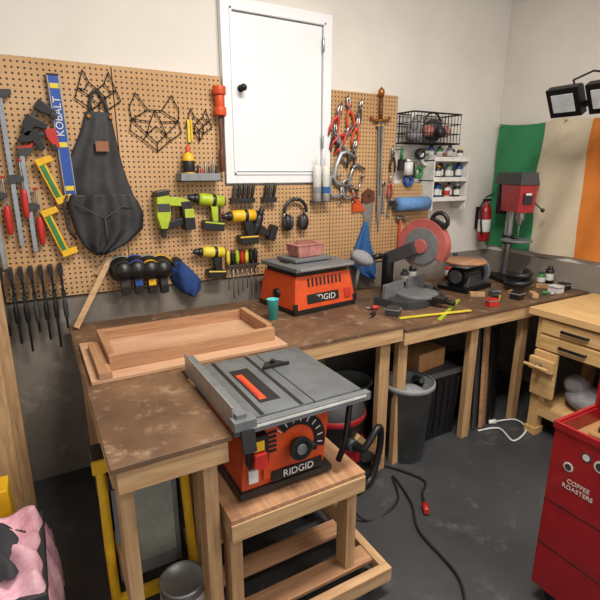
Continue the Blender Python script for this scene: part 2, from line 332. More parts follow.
def drill(x,z,sc,c,flip=1,tilt=0,kind=0):
    o=O('cordless_drill'); o.X=Matrix.Translation((x,YP-.045,z))@Matrix.Rotation(math.radians(tilt),4,'Y')@Matrix.Diagonal((flip*sc,sc,sc,1))
    o.lathe([(0,.095),(.026,.095),(.034,.085),(.036,.03),(.036,-.03),(.032,-.055),(.024,-.06),(0,-.06)],(0,0,0),c,axis='x',seg=20)
    o.cyl((-.06,0,0),(-.085,0,0),.027,BLK); o.cyl((-.085,0,0),(-.12,0,0),.022,BLK,r1=.014); o.cyl((-.12,0,0),(-.145,0,0),.004,STEEL,seg=8)
    o.lathe([(.0365,.02),(.0375,.018),(.0375,-.0),(.0365,-.002)],(0.02,0,0),BLK,axis='x')
    o.cyl((.095,0,0),(.102,0,0),.025,BLK)
    o.prism([(.01,-.02),(.07,-.02),(.082,-.12),(.035,-.12),(.022,-.07)],-.019,.019,BLK if kind else c)
    o.prism([(.055,-.025),(.07,-.02),(.082,-.12),(.065,-.12)],-.021,.021,BLK)
    o.prism([(.008,-.035),(.024,-.035),(.028,-.065),(.016,-.06)],-.008,.008,BLK)
    o.prism([(-.02,-.118),(.1,-.118),(.104,-.13),(.1,-.172),(-.015,-.172),(-.024,-.135)],-.036,.036,BLK)
    o.prism([(-.021,-.122),(.1,-.122),(.1,-.132),(-.021,-.132)],-.038,.038,c)
    o.cyl((.02,.045,.035),(.02,0,.035),.004,STEEL,seg=8)
    o.done(.003)
x,z=W(.82,1.56); drill(x,z,1.0,LIME,1,8)
x,z=W(1.0,1.47); drill(x,z,1.0,YEL,1,0,1)
x,z=W(.82,1.285); drill(x,z,.9,YEL2,1,5,1)
x,z=W(1.10,1.43); drill(x,z,.8,BLK,-1,-70,1)
x,z=W(.875,1.47); o=at(O('sanding_disc'),x,YP,z); o.lathe([(0,-.008),(.034,-.008),(.036,-.004),(.036,0),(0,0)],(0,0,0),ORG,axis='y'); o.done()
x,z=W(.62,1.52); o=at(O('brad_nailer'),x,YP-.05,z,sc=1.15)
o.prism([(-.07,.08),(-.03,.09),(-.01,.06),(-.01,-.03),(-.03,-.09),(-.06,-.09),(-.075,-.03)],-.035,.035,LIME)
o.prism([(-.075,.085),(-.01,.095),(-.01,.07),(-.075,.06)],-.038,.038,BLK)
o.prism([(-.072,.03),(-.012,.03),(-.012,-.01),(-.072,-.01)],-.037,.037,DGR)
o.prism([(-.06,-.09),(-.03,-.09),(-.035,-.135),(-.055,-.135)],-.015,.015,BLK)
o.prism([(-.03,.06),(.05,.055),(.09,.04),(.09,.0),(.04,.015),(-.03,.02)],-.024,.024,LIME)
o.prism([(-.045,-.065),(.085,-.035),(.09,-.065),(-.045,-.105)],-.014,.014,BLK)
o.prism([(.045,.035),(.095,.04),(.1,-.05),(.055,-.06)],-.028,.028,BLK)
o.prism([(.058,-.0),(.105,.0),(.108,-.09),(.06,-.095)],-.036,.036,LIME); o.prism([(.056,-.04),(.107,-.04),(.11,-.1),(.058,-.105)],-.037,.037,BLK)
o.prism([(-.01,.03),(.005,.03),(.0,-.005),(-.01,0)],-.01,.01,BLK); o.cyl((0,.044,.05),(0,0,.05),.005,STEEL,seg=8)
o.done(.003)
def sander(x,z,c,c2):
    o=at(O('orbital_sander'),x,YP,z,sc=1.12)
    o.cyl((0,-.012,0),(0,0,0),.012,DGR)
    o.lathe([(0,-.012),(.058,-.012),(.062,-.02),(.062,-.03),(.050,-.042),(.043,-.06),(.045,-.085),(.036,-.105),(0,-.112)],(0,0,0),BLK,axis='y')
    o.lathe([(.0625,-.018),(.066,-.021),(.066,-.027),(.0625,-.03)],(0,0,0),c2,axis='y'); o.lathe([(.0435,-.060),(.0475,-.068),(.0475,-.078),(.045,-.085)],(0,0,0),c,axis='y')
    o.prism([(-.018,-.03),(.018,-.03),(.022,-.12),(-.016,-.125)],-.085,-.045,BLK); o.prism([(-.017,-.05),(.018,-.05),(.019,-.08),(-.016,-.08)],-.087,-.045,c)
    o.done()
for i,(xx,zz,c,c2) in enumerate(((.36,1.235,DGR,GRY),(.425,1.235,BLUE,BLUE),(.49,1.23,YEL,GRY),(.55,1.225,DGR,YEL))): x,z=W(xx,zz); sander(x,z,c,c2)
o=O('blue_dust_bag'); rows=AW([(1.25,.62,.66),(1.20,.59,.71),(1.13,.61,.77),(1.08,.65,.76),(1.055,.69,.72)])
o.cloth(rows,lambda u,v:-.05-.06*math.sin(PI*u)**.7-.01*math.sin(u*13+v*9),YP-.001,mat('navy_cloth','1d3f78',.85,bump=.3,scale=40),nx=16,sub=5); a=W(.635,1.255); o.cyl((a[0],YP,a[1]-.01),(a[0],-.09,a[1]-.01),.028,BLK); o.done()
x,z=W(1.0,1.20); o=at(O('driver_holder'),x,YP,z); o.bx(-.10,.12,-.045,0,-.012,0,DGR)
for i in range(7):
    xx=-.085+.031*i; c=[YEL2,BLK,LIME,RED,YEL2,BLK,BLK][i]; L=.16+.02*((i*3)%4)
    o.tube([(xx,-.022,0),(xx,-.022,.03),(xx,-.022,.07),(xx,-.022,.09)],[.009,.013,.013,.007],c,10); o.cyl((xx,-.022,0),(xx,-.022,-L),.0035,STEEL,seg=8)
o.done()
x,z=W(1.345,1.455); o=at(O('ear_muffs'),x,YP-.038,z,sc=1.2)
o.torus((0,0,.02),.068,.009,BLK,'y',0,180); o.torus((0,0,.02),.075,.004,DGR,'y',10,170)
for sx in (-1,1):
    o.tube([(sx*.068,0,.02),(sx*.07,0,-.02)],.005,STEEL); o.sph((sx*.052,0,-.035),(.026,.030,.046),BLK); o.sph((sx*.034,0,-.035),(.018,.030,.042),DGR); o.sph((sx*.07,0,-.035),(.010,.02,.03),RED if sx>0 else DGR)
o.cyl((0,.032,.093),(0,-.01,.093),.005,STEEL,seg=8); o.done()
for xx in (1.485,1.545):
    x,z=W(xx,1.535); o=at(O('caulk_tube'),x,YP-.05,z); o.lathe([(0,0),(.027,0),(.027,.215),(.022,.225),(.012,.228)],(0,0,0),WPL); o.lathe([(.011,.226),(.008,.26),(.004,.30),(0,.302)],(0,0,0),WPL)
    o.lathe([(.0275,.05),(.0278,.052),(.0278,.09),(.0275,.092)],(0,0,0),GRY if xx<1.5 else BLUED); o.bx(-.03,.03,-.03,.05,-.006,0,DGR); o.done()
def pliers(x,z,s,c,tilt=0,nm='pliers'):
    o=at(O(nm),x,YP-.02,z,sc=s,ry=tilt)
    for k in (-1,1):
        o.tube([(k*.006,0,.07),(k*.012,0,.04),(0,0,.0),(-k*.022,0,-.04),(-k*.03,0,-.09),(-k*.022,0,-.14)],[.005,.009,.012,.008,.009,.007],c,8)
        o.tube([(k*.003,0,.085),(k*.008,0,.06),(k*.012,0,.03),(0,0,0)],[.003,.008,.010,.012],STEEL,8)
    o.cyl((0,-.014,0),(0,.02,0),.008,STEEL,seg=12); o.done()
for xx,zz,s,c,t in ((1.64,2.02,1,RED,20),(1.72,2.06,1,ORG,-10),(1.70,1.92,1.1,RED,45),(1.78,1.96,.9,ORG,10),(1.66,1.86,1,STEEL,-30),(1.76,1.83,.9,BLK,15),(1.62,1.92,.8,BLK,5),(1.80,2.07,.7,DGR,12),(2.07,1.80,.8,BLK,0),(2.06,1.63,.75,RED,5)):
    x,z=W(xx,zz); pliers(x,z,s,c,t)
def cclamp(x,z,s,c,ry=0):
    o=at(O('c_clamp'),x,YP-.025,z,sc=s,ry=ry); o.tube([(.05,0,.075),(-.02,0,.08),(-.045,0,.06),(-.05,0,0),(-.045,0,-.06),(-.02,0,-.08),(.05,0,-.075)],[.009,.011,.012,.012,.012,.011,.009],c,8)
    o.cyl((.05,0,-.13),(.05,0,.02),.006,STEEL,seg=10); o.cyl((.05,0,.02),(.05,0,.032),.014,STEEL,seg=12); o.cyl((.02,0,-.12),(.08,0,-.12),.004,STEEL,seg=8); o.cyl((-.05,.025,.0),(-.05,0,0),.004,STEEL,seg=8); o.done()
x,z=W(1.69,1.72); cclamp(x,z,1.35,ALU,20); x,z=W(1.78,1.67); cclamp(x,z,1.0,STEEL,20); x,z=W(1.63,1.62); cclamp(x,z,.9,GRY,0); x,z=W(1.72,1.60); cclamp(x,z,.8,ALU,-10)
x,z=W(1.82,1.54); o=at(O('speed_square'),x,YP-.012,z); o.prism([(-.05,-.09),(.06,-.09),(-.05,.05)],-.003,.003,ORG); o.bx(-.06,-.05,-.012,.012,-.09,.05,ORG); o.done(.001)
x,z=W(1.955,2.0); o=at(O('sword'),x,YP-.025,z,ry=-1.5)
o.prism([(-.02,0),(.02,0),(.016,-.62),(0,-.76),(-.016,-.62)],-.003,.003,STEEL); o.prism([(-.005,0),(.005,0),(.003,-.5),(-.003,-.5)],-.005,.005,DGR)
o.tube([(-.08,0,.03),(-.05,0,.01),(0,0,.012),(.05,0,.01),(.08,0,.03)],[.008,.009,.013,.009,.008],GOLD,10); o.sph((-.08,0,.03),.012,GOLD); o.sph((.08,0,.03),.012,GOLD)
o.tube([(0,0,.015),(0,0,.08),(0,0,.16)],[.012,.015,.011],BRN,12); o.lathe([(0,.16),(.018,.165),(.023,.185),(.02,.205),(.008,.215),(0,.225)],(0,0,0),GOLD)
for i in range(6): o.torus((0,0,.03+i*.021),.0145,.0025,GOLD,'z',seg=14,ss=6)
o.bx(-.03,.03,-.005,.026,-.03,-.015,PX); o.done()
o=O('blue_cleaning_cloth'); rows=AW([(1.39,1.865,1.885),(1.30,1.83,1.90),(1.20,1.785,1.935),(1.13,1.75,1.965),(1.06,1.83,1.98),(1.01,1.93,1.975)])
o.cloth(rows,lambda u,v:-.05-.02*math.sin(u*9+v*2)*v-.01,YP-.002,BLUED,nx=20,sub=4); o.done()
# claw hammer and hand saw near the corner side
o=O('claw_hammer'); at(o,2.40,YP-.025,1.36); o.tube([(0,0,.0),(0,0,-.10),(0,0,-.22)],[.009,.011,.014],ORG,10); o.cyl((-.04,0,.01),(.03,0,.01),.014,STEEL); o.prism([(.03,.02),(.07,-.01),(.075,-.02),(.03,.0)],-.012,.012,STEEL); o.cyl((0,.026,-.02),(0,-.01,-.02),.004,STEEL,seg=8); o.done(.001)
o=O('hand_saw'); at(o,2.10,YP-.012,1.50); o.prism([(-.05,0),(.05,0),(.03,-.30),(-.01,-.30)],-.0015,.0015,STEEL); o.prism([(-.055,0),(-.02,-.02),(.055,0),(.05,.07),(.0,.09),(-.045,.06)],-.01,.01,BRN); o.cyl((0,.012,.04),(0,-.02,.04),.005,BLKM,seg=8); o.done(.001)
# ---- wire basket
o=O('wire_basket'); x0,x1=2.35,2.80; yb=-.02; yf=-.20; z0,z1=1.90,2.10
for zz in (z0,z0+.066,z0+.133,z1):
    o.tube([(x0,yb,zz),(x0,yf,zz),(x1,yf,zz),(x1,yb,zz)],.0032 if zz not in (z0,z1) else .006,BLKM,6); o.tube([(x0,yb,zz),(x1,yb,zz)],.004,BLKM,6)
for i in range(15):
    xx=x0+(x1-x0)*i/14; o.tube([(xx,yb,z1),(xx,yb,z0),(xx,yf,z0),(xx,yf,z1)],.0024,BLKM,5)
for j in range(1,6):
    yy=yb+(yf-yb)*j/6
    for xx in (x0,x1): o.tube([(xx,yy,z0),(xx,yy,z1)],.0024,BLKM,5)
    o.tube([(x0,yy,z0),(x1,yy,z0)],.0024,BLKM,5)
o.done()
o=O('respirator_mask'); at(o,2.62,-.11,z0+.095); o.sph((0,0,0),(.08,.06,.08),DGR); o.lathe([(0,-.1),(.03,-.1),(.035,-.085),(.035,-.05)],(0,0,-.02),BLK,axis='y')
for sx in (-1,1): o.lathe([(0,.05*sx),(.038,.05*sx),(.04,.09*sx),(.034,.11*sx),(0,.112*sx)],(0,-.03,-.01),PINKB,axis='x')
o.torus((0,.01,.04),.08,.007,BLK,'y',0,180); o.done()
o=O('work_gloves'); at(o,2.44,-.11,z0+.05); o.sph((0,0,0),(.06,.06,.045),GREYC); o.sph((.03,.0,.06),(.02,.03,.07),GREYC); o.sph((-.02,-.02,.08),(.02,.02,.06),GREYC); o.sph((.0,.02,.1),(.018,.02,.05),WPL); o.done()
o=O('spray_gun'); at(o,2.46,-.07,1.78); o.cyl((-.05,0,0),(.05,0,0),.018,ALU); o.prism([(.0,0),(.03,0),(.045,-.11),(.02,-.11)],-.01,.01,BLK); o.cyl((-.02,0,-.01),(-.02,0,-.1),.035,WPL); o.cyl((.03,.07,.01),(.03,0,.01),.004,STEEL,seg=8); o.done()
for x,z,r,c in ((2.62,1.80,.055,WPL),(2.545,1.70,.045,GREENP),(2.56,1.83,.04,BLK),(2.46,1.64,.04,BLUE)):
    o=O('masking_tape_roll'); at(o,x,YP-.005,z); o.lathe([(r*.62,.0),(r,0),(r,-.03),(r*.62,-.03),(r*.62,0)],(0,0,0),c,axis='y'); o.cyl((0,.03,r*.6),(0,-.04,r*.6),.004,STEEL,seg=8); o.done()
o=O('hand_brush'); at(o,2.38,-.06,1.79); o.tube([(0,0,.08),(0,0,0)],[.01,.014],GREENP,10); o.box((0,0,-.04),(.05,.02,.08),BLK); o.cyl((0,.06,.07),(0,0,.07),.004,STEEL,seg=8); o.done()
for i,xx in enumerate((2.19,2.24,2.29)):
    o=O('wrench'); at(o,xx,YP-.010,1.62-.01*i); L=.16+.02*i
    o.prism([(-.007,0),(.007,0),(.006,-L),(-.006,-L)],-.004,.004,STEEL); o.lathe([(.008,-.005),(.016,-.005),(.016,.005),(.008,.005),(.008,-.005)],(0,0,.01),STEEL,axis='y',seg=16); o.prism([(-.014,-L-.025),(-.014,-L),(.014,-L),(.014,-L-.025),(.006,-L-.01),(-.006,-L-.01)],-.005,.005,STEEL)
    o.cyl((0,.012,.018),(0,-.01,.018),.003,BLKM,seg=8); o.done()
o=O('bottle_shelf'); x0,x1=2.62,2.98
for zz in (1.50,1.645,1.79): 
    o.bx(x0,x1,-.15,0,zz-.012,zz,WPL).bx(x0,x1,-.155,-.15,zz-.012,zz+.02,WPL)
for xx in (x0,x1-.01): o.bx(xx,xx+.01,-.15,0,1.42,1.82,WPL)
o.done(.002)
def bottle(x,y,z,r,h,c,cap,kind='spray_can'):
    o=at(O(kind),x,y,z); o.lathe([(0,0),(r,0),(r,h*.78),(r*.8,h*.84),(r*.45,h*.87)],(0,0,0),c,seg=18); o.lathe([(r*.6,h*.85),(r*.6,h*.98),(r*.4,h),(0,h)],(0,0,0),cap,seg=16); o.lathe([(r*1.01,h*.25),(r*1.015,h*.26),(r*1.015,h*.6),(r*1.01,h*.61)],(0,0,0),WPL if c is not WPL else cap,seg=18); o.done()
cs=[(GREENP,WPL),(DGR,BLK),(BLK,WPL),(WPL,RED),(BLUE,BLK),(GRY,GREENP),(BLK,YEL),(GRY,BLK),(GREENP,BLK)]
for lv,z in enumerate((1.501,1.646,1.791)):
    for i in range(6): c=cs[(i*4+lv*2)%9]; bottle(2.665+.054*i,-.06-.03*(i%2),z,.024,.105+.01*((i*5+lv)%3)-(.02 if lv==2 else 0),*c)
o=O('blue_paper_towel_roll'); o.lathe([(.012,-.15),(.05,-.15),(.05,.15),(.012,.15),(.012,-.15)],(2.48,-.10,1.475),PAPER,axis='x'); o.cyl((2.31,-.10,1.475),(2.65,-.10,1.475),.01,DGR,seg=12); o.bx(2.305,2.312,-.11,YP,1.46,1.5,DGR).bx(2.648,2.655,-.11,YP,1.46,1.5,DGR); o.done()
o=O('clamp_rack'); x0,z0=W(-.42,1.245); x1,_=W(.105,1.2); o.bx(x0,x1,YP-.02,YP,z0-.04,z0+.045,PX)
for i in range(13):
    xx=x0+.03+(x1-x0-.05)*i/12; L=.30+.05*((i*7)%3)
    o.bx(xx-.006,xx+.006,YP-.05,YP-.044,z0-L,z0+.05,BLKM); o.prism([(xx-.010,z0+.05),(xx+.010,z0+.05),(xx+.010,z0-.005),(xx-.010,z0-.005)],YP-.09,YP-.02,BLK)
    o.bx(xx-.010,xx+.010,YP-.085,YP-.04,z0-.12,z0-.09,BLK); o.tube([(xx,YP-.075,z0-.11),(xx,YP-.075,z0-.16),(xx,YP-.075,z0-.23)],[.004,.013,.011],BLK if i%3 else DGR,8)
o.done(.001)
o=O('wood_offcut'); o.beam((.13,-.17,.915),(.35,-.05,1.25),.03,.015,PX,up=(0,1,0)); o.beam((.34,-.055,1.245),(.27,-.045,1.16),.03,.012,PX,up=(0,1,0)); o.done(.001)
for x,y,hh in ((-.215,-.16,1.27),(-.33,-.14,1.6),(-.46,-.16,1.4)):
    o=O('lumber_plank'); o.beam((x,y-.14,0),(x,y-.0,hh),.095,.035,PZ,up=(0,1,0)); o.done(.003)
o=O('lumber_plank'); o.beam((-.255,-.48,0),(-.26,-.27,1.12),.10,.02,PZ,up=(0,1,0)); o.done(.003)
# fire extinguisher on the wall by the corner
o=O('fire_extinguisher'); at(o,3.30,-.085,1.14); o.lathe([(0,0),(.045,0),(.05,.01),(.05,.24),(.042,.28),(.018,.30),(.016,.33)],(0,0,0),REDP,seg=24); o.lathe([(.0505,.08),(.051,.081),(.051,.18),(.0505,.181)],(0,0,0),WPL,seg=24)
o.bx(-.03,.04,-.012,.012,.33,.35,BLK); o.beam((-.01,0,.36),(.06,0,.385),.018,.008,BLK); o.tube([(-.02,0,.34),(-.07,-.01,.30),(-.065,-.02,.15),(-.055,-.03,.06)],.008,RUBB); o.bx(-.02,.02,.045,.084,.1,.28,BLKM); o.done()
# ---------------------------------------------------------------- benches
ZB1=.90; ZB2=.87; YBF=-.95
o=O('workbench')
o.prism([(.10,-.06),(.10,-1.53),(.462,-1.53),(.462,YBF),(1.69,YBF),(1.69,-.06)],ZB1-.018,ZB1,HARD,'xy')
zt=ZB1-.018; zb=zt-.075
o.bx(.115,.45,-1.525,-1.487,zb,zt,PX); o.bx(.105,.143,-1.487,-.07,zb,zt,PY); o.bx(.42,.458,-1.487,YBF-.0,zb,zt,PY); o.bx(.462,1.685,YBF+.005,YBF+.043,zb,zt,PX); o.bx(.143,1.65,-.11,-.072,zb,zt,PX)
o.bx(.15,1.65,-.619,-.581,zb,zt,PX)
for xx in (.8,1.2,1.65): o.bx(xx-.019,xx+.019,YBF+.045,-.11,zb,zt,PY)
for x_,y_,w_,t_ in ((.118,-1.486,.042,.085),(.375,-1.486,.048,.085),(.12,-.35,.04,.085),(1.565,YBF+.045,.07,.04),(.85,YBF+.045,.07,.04),(1.59,-.20,.07,.04),(.12,-.95,.04,.085)): o.bx(x_,x_+w_,y_,y_+t_,0,zt,PZ)
o.bx(.125,.165,-1.40,-.40,.25,.33,PY)
o.beam((1.60,YBF+.06,.10),(1.42,YBF+.06,.28),.035,.07,PX,up=(0,1,0))
o.done(.002)
o=O('corner_workbench')
o.bx(1.70,3.43,YBF,-.06,ZB2-.018,ZB2,HARD); zt=ZB2-.018; zb=zt-.075
o.bx(1.70,3.42,YBF+.005,YBF+.043,zb,zt,PX); o.bx(1.70,3.42,-.11,-.072,zb,zt,PX)
for xx in (1.72,2.3,2.9,3.4): o.bx(xx-.019,xx+.019,YBF+.045,-.11,zb,zt,PY)
for x_,y_ in ((1.70,YBF+.047),(2.285,YBF+.047),(2.78,YBF+.047),(3.3,-.2),(2.3,-.2)): o.bx(x_,x_+.066,y_,y_+.04,0,zt,PZ)
o.done(.002)
o=O('wooden_frame_box'); z=ZB1+.001
o.bx(.12,.98,-.93,-.44,z,z+.016,PLY); z+=.016
o.bx(.20,.95,-.855,-.825,z,z+.062,FX).bx(.20,.95,-.49,-.46,z,z+.062,FX).bx(.92,.95,-.825,-.49,z,z+.075,FY).bx(.20,.23,-.825,-.49,z,z+.062,FY)
o.bx(.15,.199,-.93,-.55,z,z+.03,FY)
o.bx(.23,.92,-.74,-.49,z,z+.012,PLY)
o.done(.002)
o=O('plastic_cup'); at(o,1.115,-.50,ZB1+.001); o.lathe([(0,0),(.026,0),(.033,.115),(.035,.117),(.032,.117),(.025,.006),(0,.006)],(0,0,0),CYAN); o.done()
# ---------------------------------------------------------------- spindle sander
o=at(O('oscillating_sander'),1.45,-.31,ZB1+.001,rz=7)
frust(o,-.235,.235,-.19,.19,.0,-.235,.235,-.19,.19,.03,BLK)
frust(o,-.235,.235,-.19,.19,.03,-.205,.205,-.160,.17,.22,ORG)
frust(o,-.195,.195,-.15,.16,.22,-.195,.195,-.15,.16,.25,BLK)
for i in range(9): o.box((-.12+.03*i,-.166,.18),(.014,.008,.05),BLK,rot=(-9,0,0))
o.box((-.02,-.182,.085),(.24,.008,.055),BLK,rot=(-9,0,0)); o.text('RIDGID',(-.02,-.189,.085),.05,WPL)
o.box((.17,-.183,.085),(.05,.012,.06),RED,rot=(-9,0,0))
for xx in (-.235,.235): o.box((xx*.97,-.188,.05),(.03,.012,.04),BLK)
o.bx(-.22,.22,-.19,.19,.25,.275,ALU2); o.bx(-.2,.2,-.20,-.19,.255,.27,ALU); o.bx(-.17,.10,-.02,.06,.275,.281,BLK)
o.bx(-.14,.14,-.07,.13,.281,.30,ALU2)
o.cyl((-.24,.0,.10),(-.20,0,.10),.03,BLK)
o.done(.004)
o=at(O('plastic_parts_box'),1.45,-.28,ZB1+.303,rz=7); frust(o,-.085,.085,-.055,.055,0,-.1,.1,-.065,.065,.07,PINKB); o.bx(-.105,.105,-.07,.07,.07,.076,PINKB); o.sph((0,0,.075),(.075,.05,.02),mat('sanding_sleeves','8a5548',.8)); o.done(.004)
# ---------------------------------------------------------------- mitre saw
o=at(O('miter_saw'),2.13,-.50,ZB2+.001,rz=16)
o.prism([(-.24,-.02),(-.20,-.12),(-.09,-.17),(.09,-.17),(.20,-.12),(.24,-.02),(.24,.12),(-.24,.12)],.0,.05,DGR,'xy')
o.cyl((0,-.05,.05),(0,-.05,.07),.14,ALU2); o.prism([(-.03,-.26),(.03,-.26),(.04,-.13),(-.04,-.13)],.03,.065,BLK,'xy'); o.cyl((0,-.26,.045),(0,-.32,.04),.018,BLK)
o.bx(-.24,-.03,.03,.055,.05,.14,ALU2).bx(.03,.24,.03,.055,.05,.14,ALU2)
o.cyl((-.02,.17,.04),(-.02,.17,.30),.04,BLKM); o.beam((-.02,.19,.26),(.0,-.02,.36),.07,.08,DGR)
o.X=o.X@Matrix.Translation((.05,-.05,.37))
o.cyl((.0,0,0),(.008,0,0),.14,STEEL,seg=40)
pts=[(.175*math.cos(math.radians(a)),.175*math.sin(math.radians(a))) for a in range(-20,215,10)]+[(-.05,-.04)]
o.prism(pts,-.03,.035,MITR,'yz')
pts=[(.12*math.cos(math.radians(a)),.12*math.sin(math.radians(a))) for a in range(0,360,15)]
o.prism(pts,-.034,-.030,ALU2,'yz')
pts=[(.155*math.cos(math.radians(a)),.155*math.sin(math.radians(a))) for a in range(190,345,10)]+[(.0,.0)]
o.prism(pts,-.022,-.016,ALU,'yz')
o.cyl((-.05,0,0),(-.034,0,0),.045,MITR); o.cyl((.035,.02,.02),(.16,.02,.02),.05,DGR); o.cyl((.16,.02,.02),(.17,.02,.02),.04,RED)
o.torus((.0,-.10,.16),.055,.014,BLK,'x',-20,200); o.beam((0,-.15,.13),(0,-.05,.17),.04,.03,BLK)
o.done(.003)
o=O('dust_collection_bag'); o.sph((1.95,-.20,ZB2+.26),(.06,.09,.05),GREYC,rot=(20,0,30)); o.cyl((2.0,-.24,ZB2+.26),(2.06,-.28,ZB2+.28),.02,BLK); o.tube([(1.94,-.14,ZB2+.001),(1.95,-.18,ZB2+.22)],.012,GRY); o.done()
o=O('tape_measure'); at(o,2.62,-.80,ZB2+.001,rz=20); o.prism([(-.035,0),(.035,0),(.035,.04),(.02,.062),(-.02,.062),(-.035,.045)],-.02,.02,BLK); o.cyl((0,-.021,.032),(0,.021,.032),.022,YEL); o.done(.002)
o=O('measuring_stick'); o.beam((1.98,-.92,ZB2+.006),(2.42,-.66,ZB2+.006),.022,.008,LIME); o.done()
o=O('measuring_stick'); o.beam((1.80,-.78,ZB2+.006),(2.26,-.90,ZB2+.018),.02,.006,YEL2); o.done()
k=0
for x,y,sx,m in ((1.76,-.20,.10,PX),(1.76,-.34,.07,BLK),(1.82,-.70,.08,DGR),(1.78,-.55,.05,RED),(2.46,-.22,.10,PY),(2.46,-.44,.12,BLK),(2.44,-.33,.06,ALU2),(2.62,-.64,.10,PX),(2.80,-.82,.07,BLK),(2.95,-.84,.10,PX),(3.20,-.84,.08,WPL),(3.25,-.72,.12,FX),(3.33,-.82,.06,BLK),(1.62,-.75,.05,BLK),(2.50,-.86,.05,RED),(3.08,-.86,.05,GREENP),(2.72,-.70,.05,STEEL),(2.9,-.70,.06,CARD)):
    k+=1; o=O(['wood_offcut','parts_case','hand_tool'][0 if m in (PX,PY,FX) else (1 if k%2 else 2)]); zz=ZB1 if x<1.69 else ZB2
    at(o,x,y,zz+.001,rz=k*41)
    if m in (PX,PY,FX): o.bx(-sx/2,sx/2,-.02,.02,0,.03,m)
    elif k%2: o.bx(-sx/2,sx/2,-.035,.035,0,.05,m); o.bx(-sx/2-.003,sx/2+.003,-.038,.038,.035,.042,GRY)
    else: o.cyl((-sx*.7,0,.014),(0,0,.014),.014,m); o.cyl((0,0,.014),(sx*.8,0,.014),.005,STEEL)
    o.done(.002)
# ---------------------------------------------------------------- bench sander with wood disc
o=at(O('bench_sander'),2.74,-.42,ZB2+.001,rz=10)
o.bx(-.17,.17,-.12,.12,0,.03,BLKM); frust(o,-.1,.1,-.09,.09,.03,-.07,.07,-.07,.07,.13,DGR); o.cyl((-.12,0,.1),(.14,0,.1),.075,BLKM,seg=28); o.cyl((.14,0,.11),(.16,0,.11),.11,ALU2,seg=32); o.cyl((-.14,0,.1),(-.12,0,.1),.05,DGR)
o.bx(-.16,.10,-.10,.10,.175,.19,ALU2); o.done(.003)
o=O('round_wood_board'); o.lathe([(0,0),(.15,0),(.155,.01),(.15,.022),(0,.022)],(2.72,-.42,ZB2+.193),FX); o.done()
o=O('dust_hose'); o.tube([(3.02+.08*math.cos(t*.5)*(1-.01*t),-.66+.08*math.sin(t*.5),ZB2+.025+.0045*t) for t in range(26)],.022,BLK,10); o.done()
# ---------------------------------------------------------------- drill press
o=at(O('drill_press'),3.27,-.38,ZB2+.001,rz=-25,sc=1.12)
o.bx(-.11,.11,-.15,.10,0,.03,BLKM); o.cyl((0,.05,.03),(0,.05,.70),.028,STEEL)
o.cyl((0,-.07,.28),(0,-.07,.295),.10,ALU2); o.beam((0,.05,.28),(0,-.07,.28),.05,.03,BLKM); o.cyl((0,.05,.25),(0,.05,.31),.037,BLKM)
frust(o,-.055,.055,-.14,.09,.48,-.06,.06,-.15,.10,.66,REDP)
frust(o,-.065,.065,-.16,.20,.66,-.055,.055,-.145,.18,.74,DGR)
o.cyl((0,.15,.45),(0,.15,.66),.055,BLKM); o.cyl((0,-.08,.48),(0,-.08,.43),.028,STEEL); o.cyl((0,-.08,.43),(0,-.08,.39),.02,STEEL,r1=.01); o.cyl((0,-.08,.39),(0,-.08,.31),.004,STEEL,seg=8)
o.cyl((.055,-.04,.55),(.10,-.04,.55),.02,BLKM)
for a in (90,210,330):
    t=math.radians(a); e=(.12,-.04+.11*math.cos(t),.55+.11*math.sin(t)); o.cyl((.10,-.04,.55),e,.005,STEEL,seg=8); o.sph(e,.014,BLK,10)
o.box((-.0,-.150,.57),(.06,.01,.07),BLK); o.box((-.0,-.157,.60),(.04,.004,.015),WPL); o.done(.004)
for x,y,h_,c in ((3.39,-.66,.14,BLK),(3.32,-.64,.10,GREENP),(2.50,-.12,.16,BLK),(2.42,-.12,.12,DGR),(2.95,-.12,.2,DGR),(2.87,-.14,.12,RED),(3.05,-.12,.15,WPL)): bottle(x,y,ZB2+.001,.03,h_,c,BLK)
# ---------------------------------------------------------------- flag
GRN=mat('flag_green','2f7f52',.85,scale=3); FWH=mat('flag_white','c3b79f',.9,0,'cfc4ae',scale=3); FOR=mat('flag_orange','cf7a30',.85,scale=3)
o=O('irish_flag'); ys=[-.02,-.425,-.785,-1.19]; z0,z1=1.09,2.085
for k,m in enumerate((GRN,FWH,FOR)):
    nx,nz=18,34; vs=[];fs=[]
    for j in range(nz+1):
        for i in range(nx+1):
            y=ys[k]+(ys[k+1]-ys[k])*i/nx; t=j/nz; sag=.03*abs(math.sin(PI*(-y)/.58))*(t**3)
            vs.append((XR-.036-.016*math.sin(y*19+t*6)-.010*math.sin(t*10+y*9),y,z0+(z1-z0)*t-sag))
    fs=[(j*(nx+1)+i,j*(nx+1)+i+1,(j+1)*(nx+1)+i+1,(j+1)*(nx+1)+i) for j in range(nz) for i in range(nx)]
    o.add(vs,fs,m,True)
for y in (-.05,-.6,-1.15): o.cyl((XR-.06,y,2.06),(XR-.001,y,2.06),.006,STEEL,seg=8)
o.done()
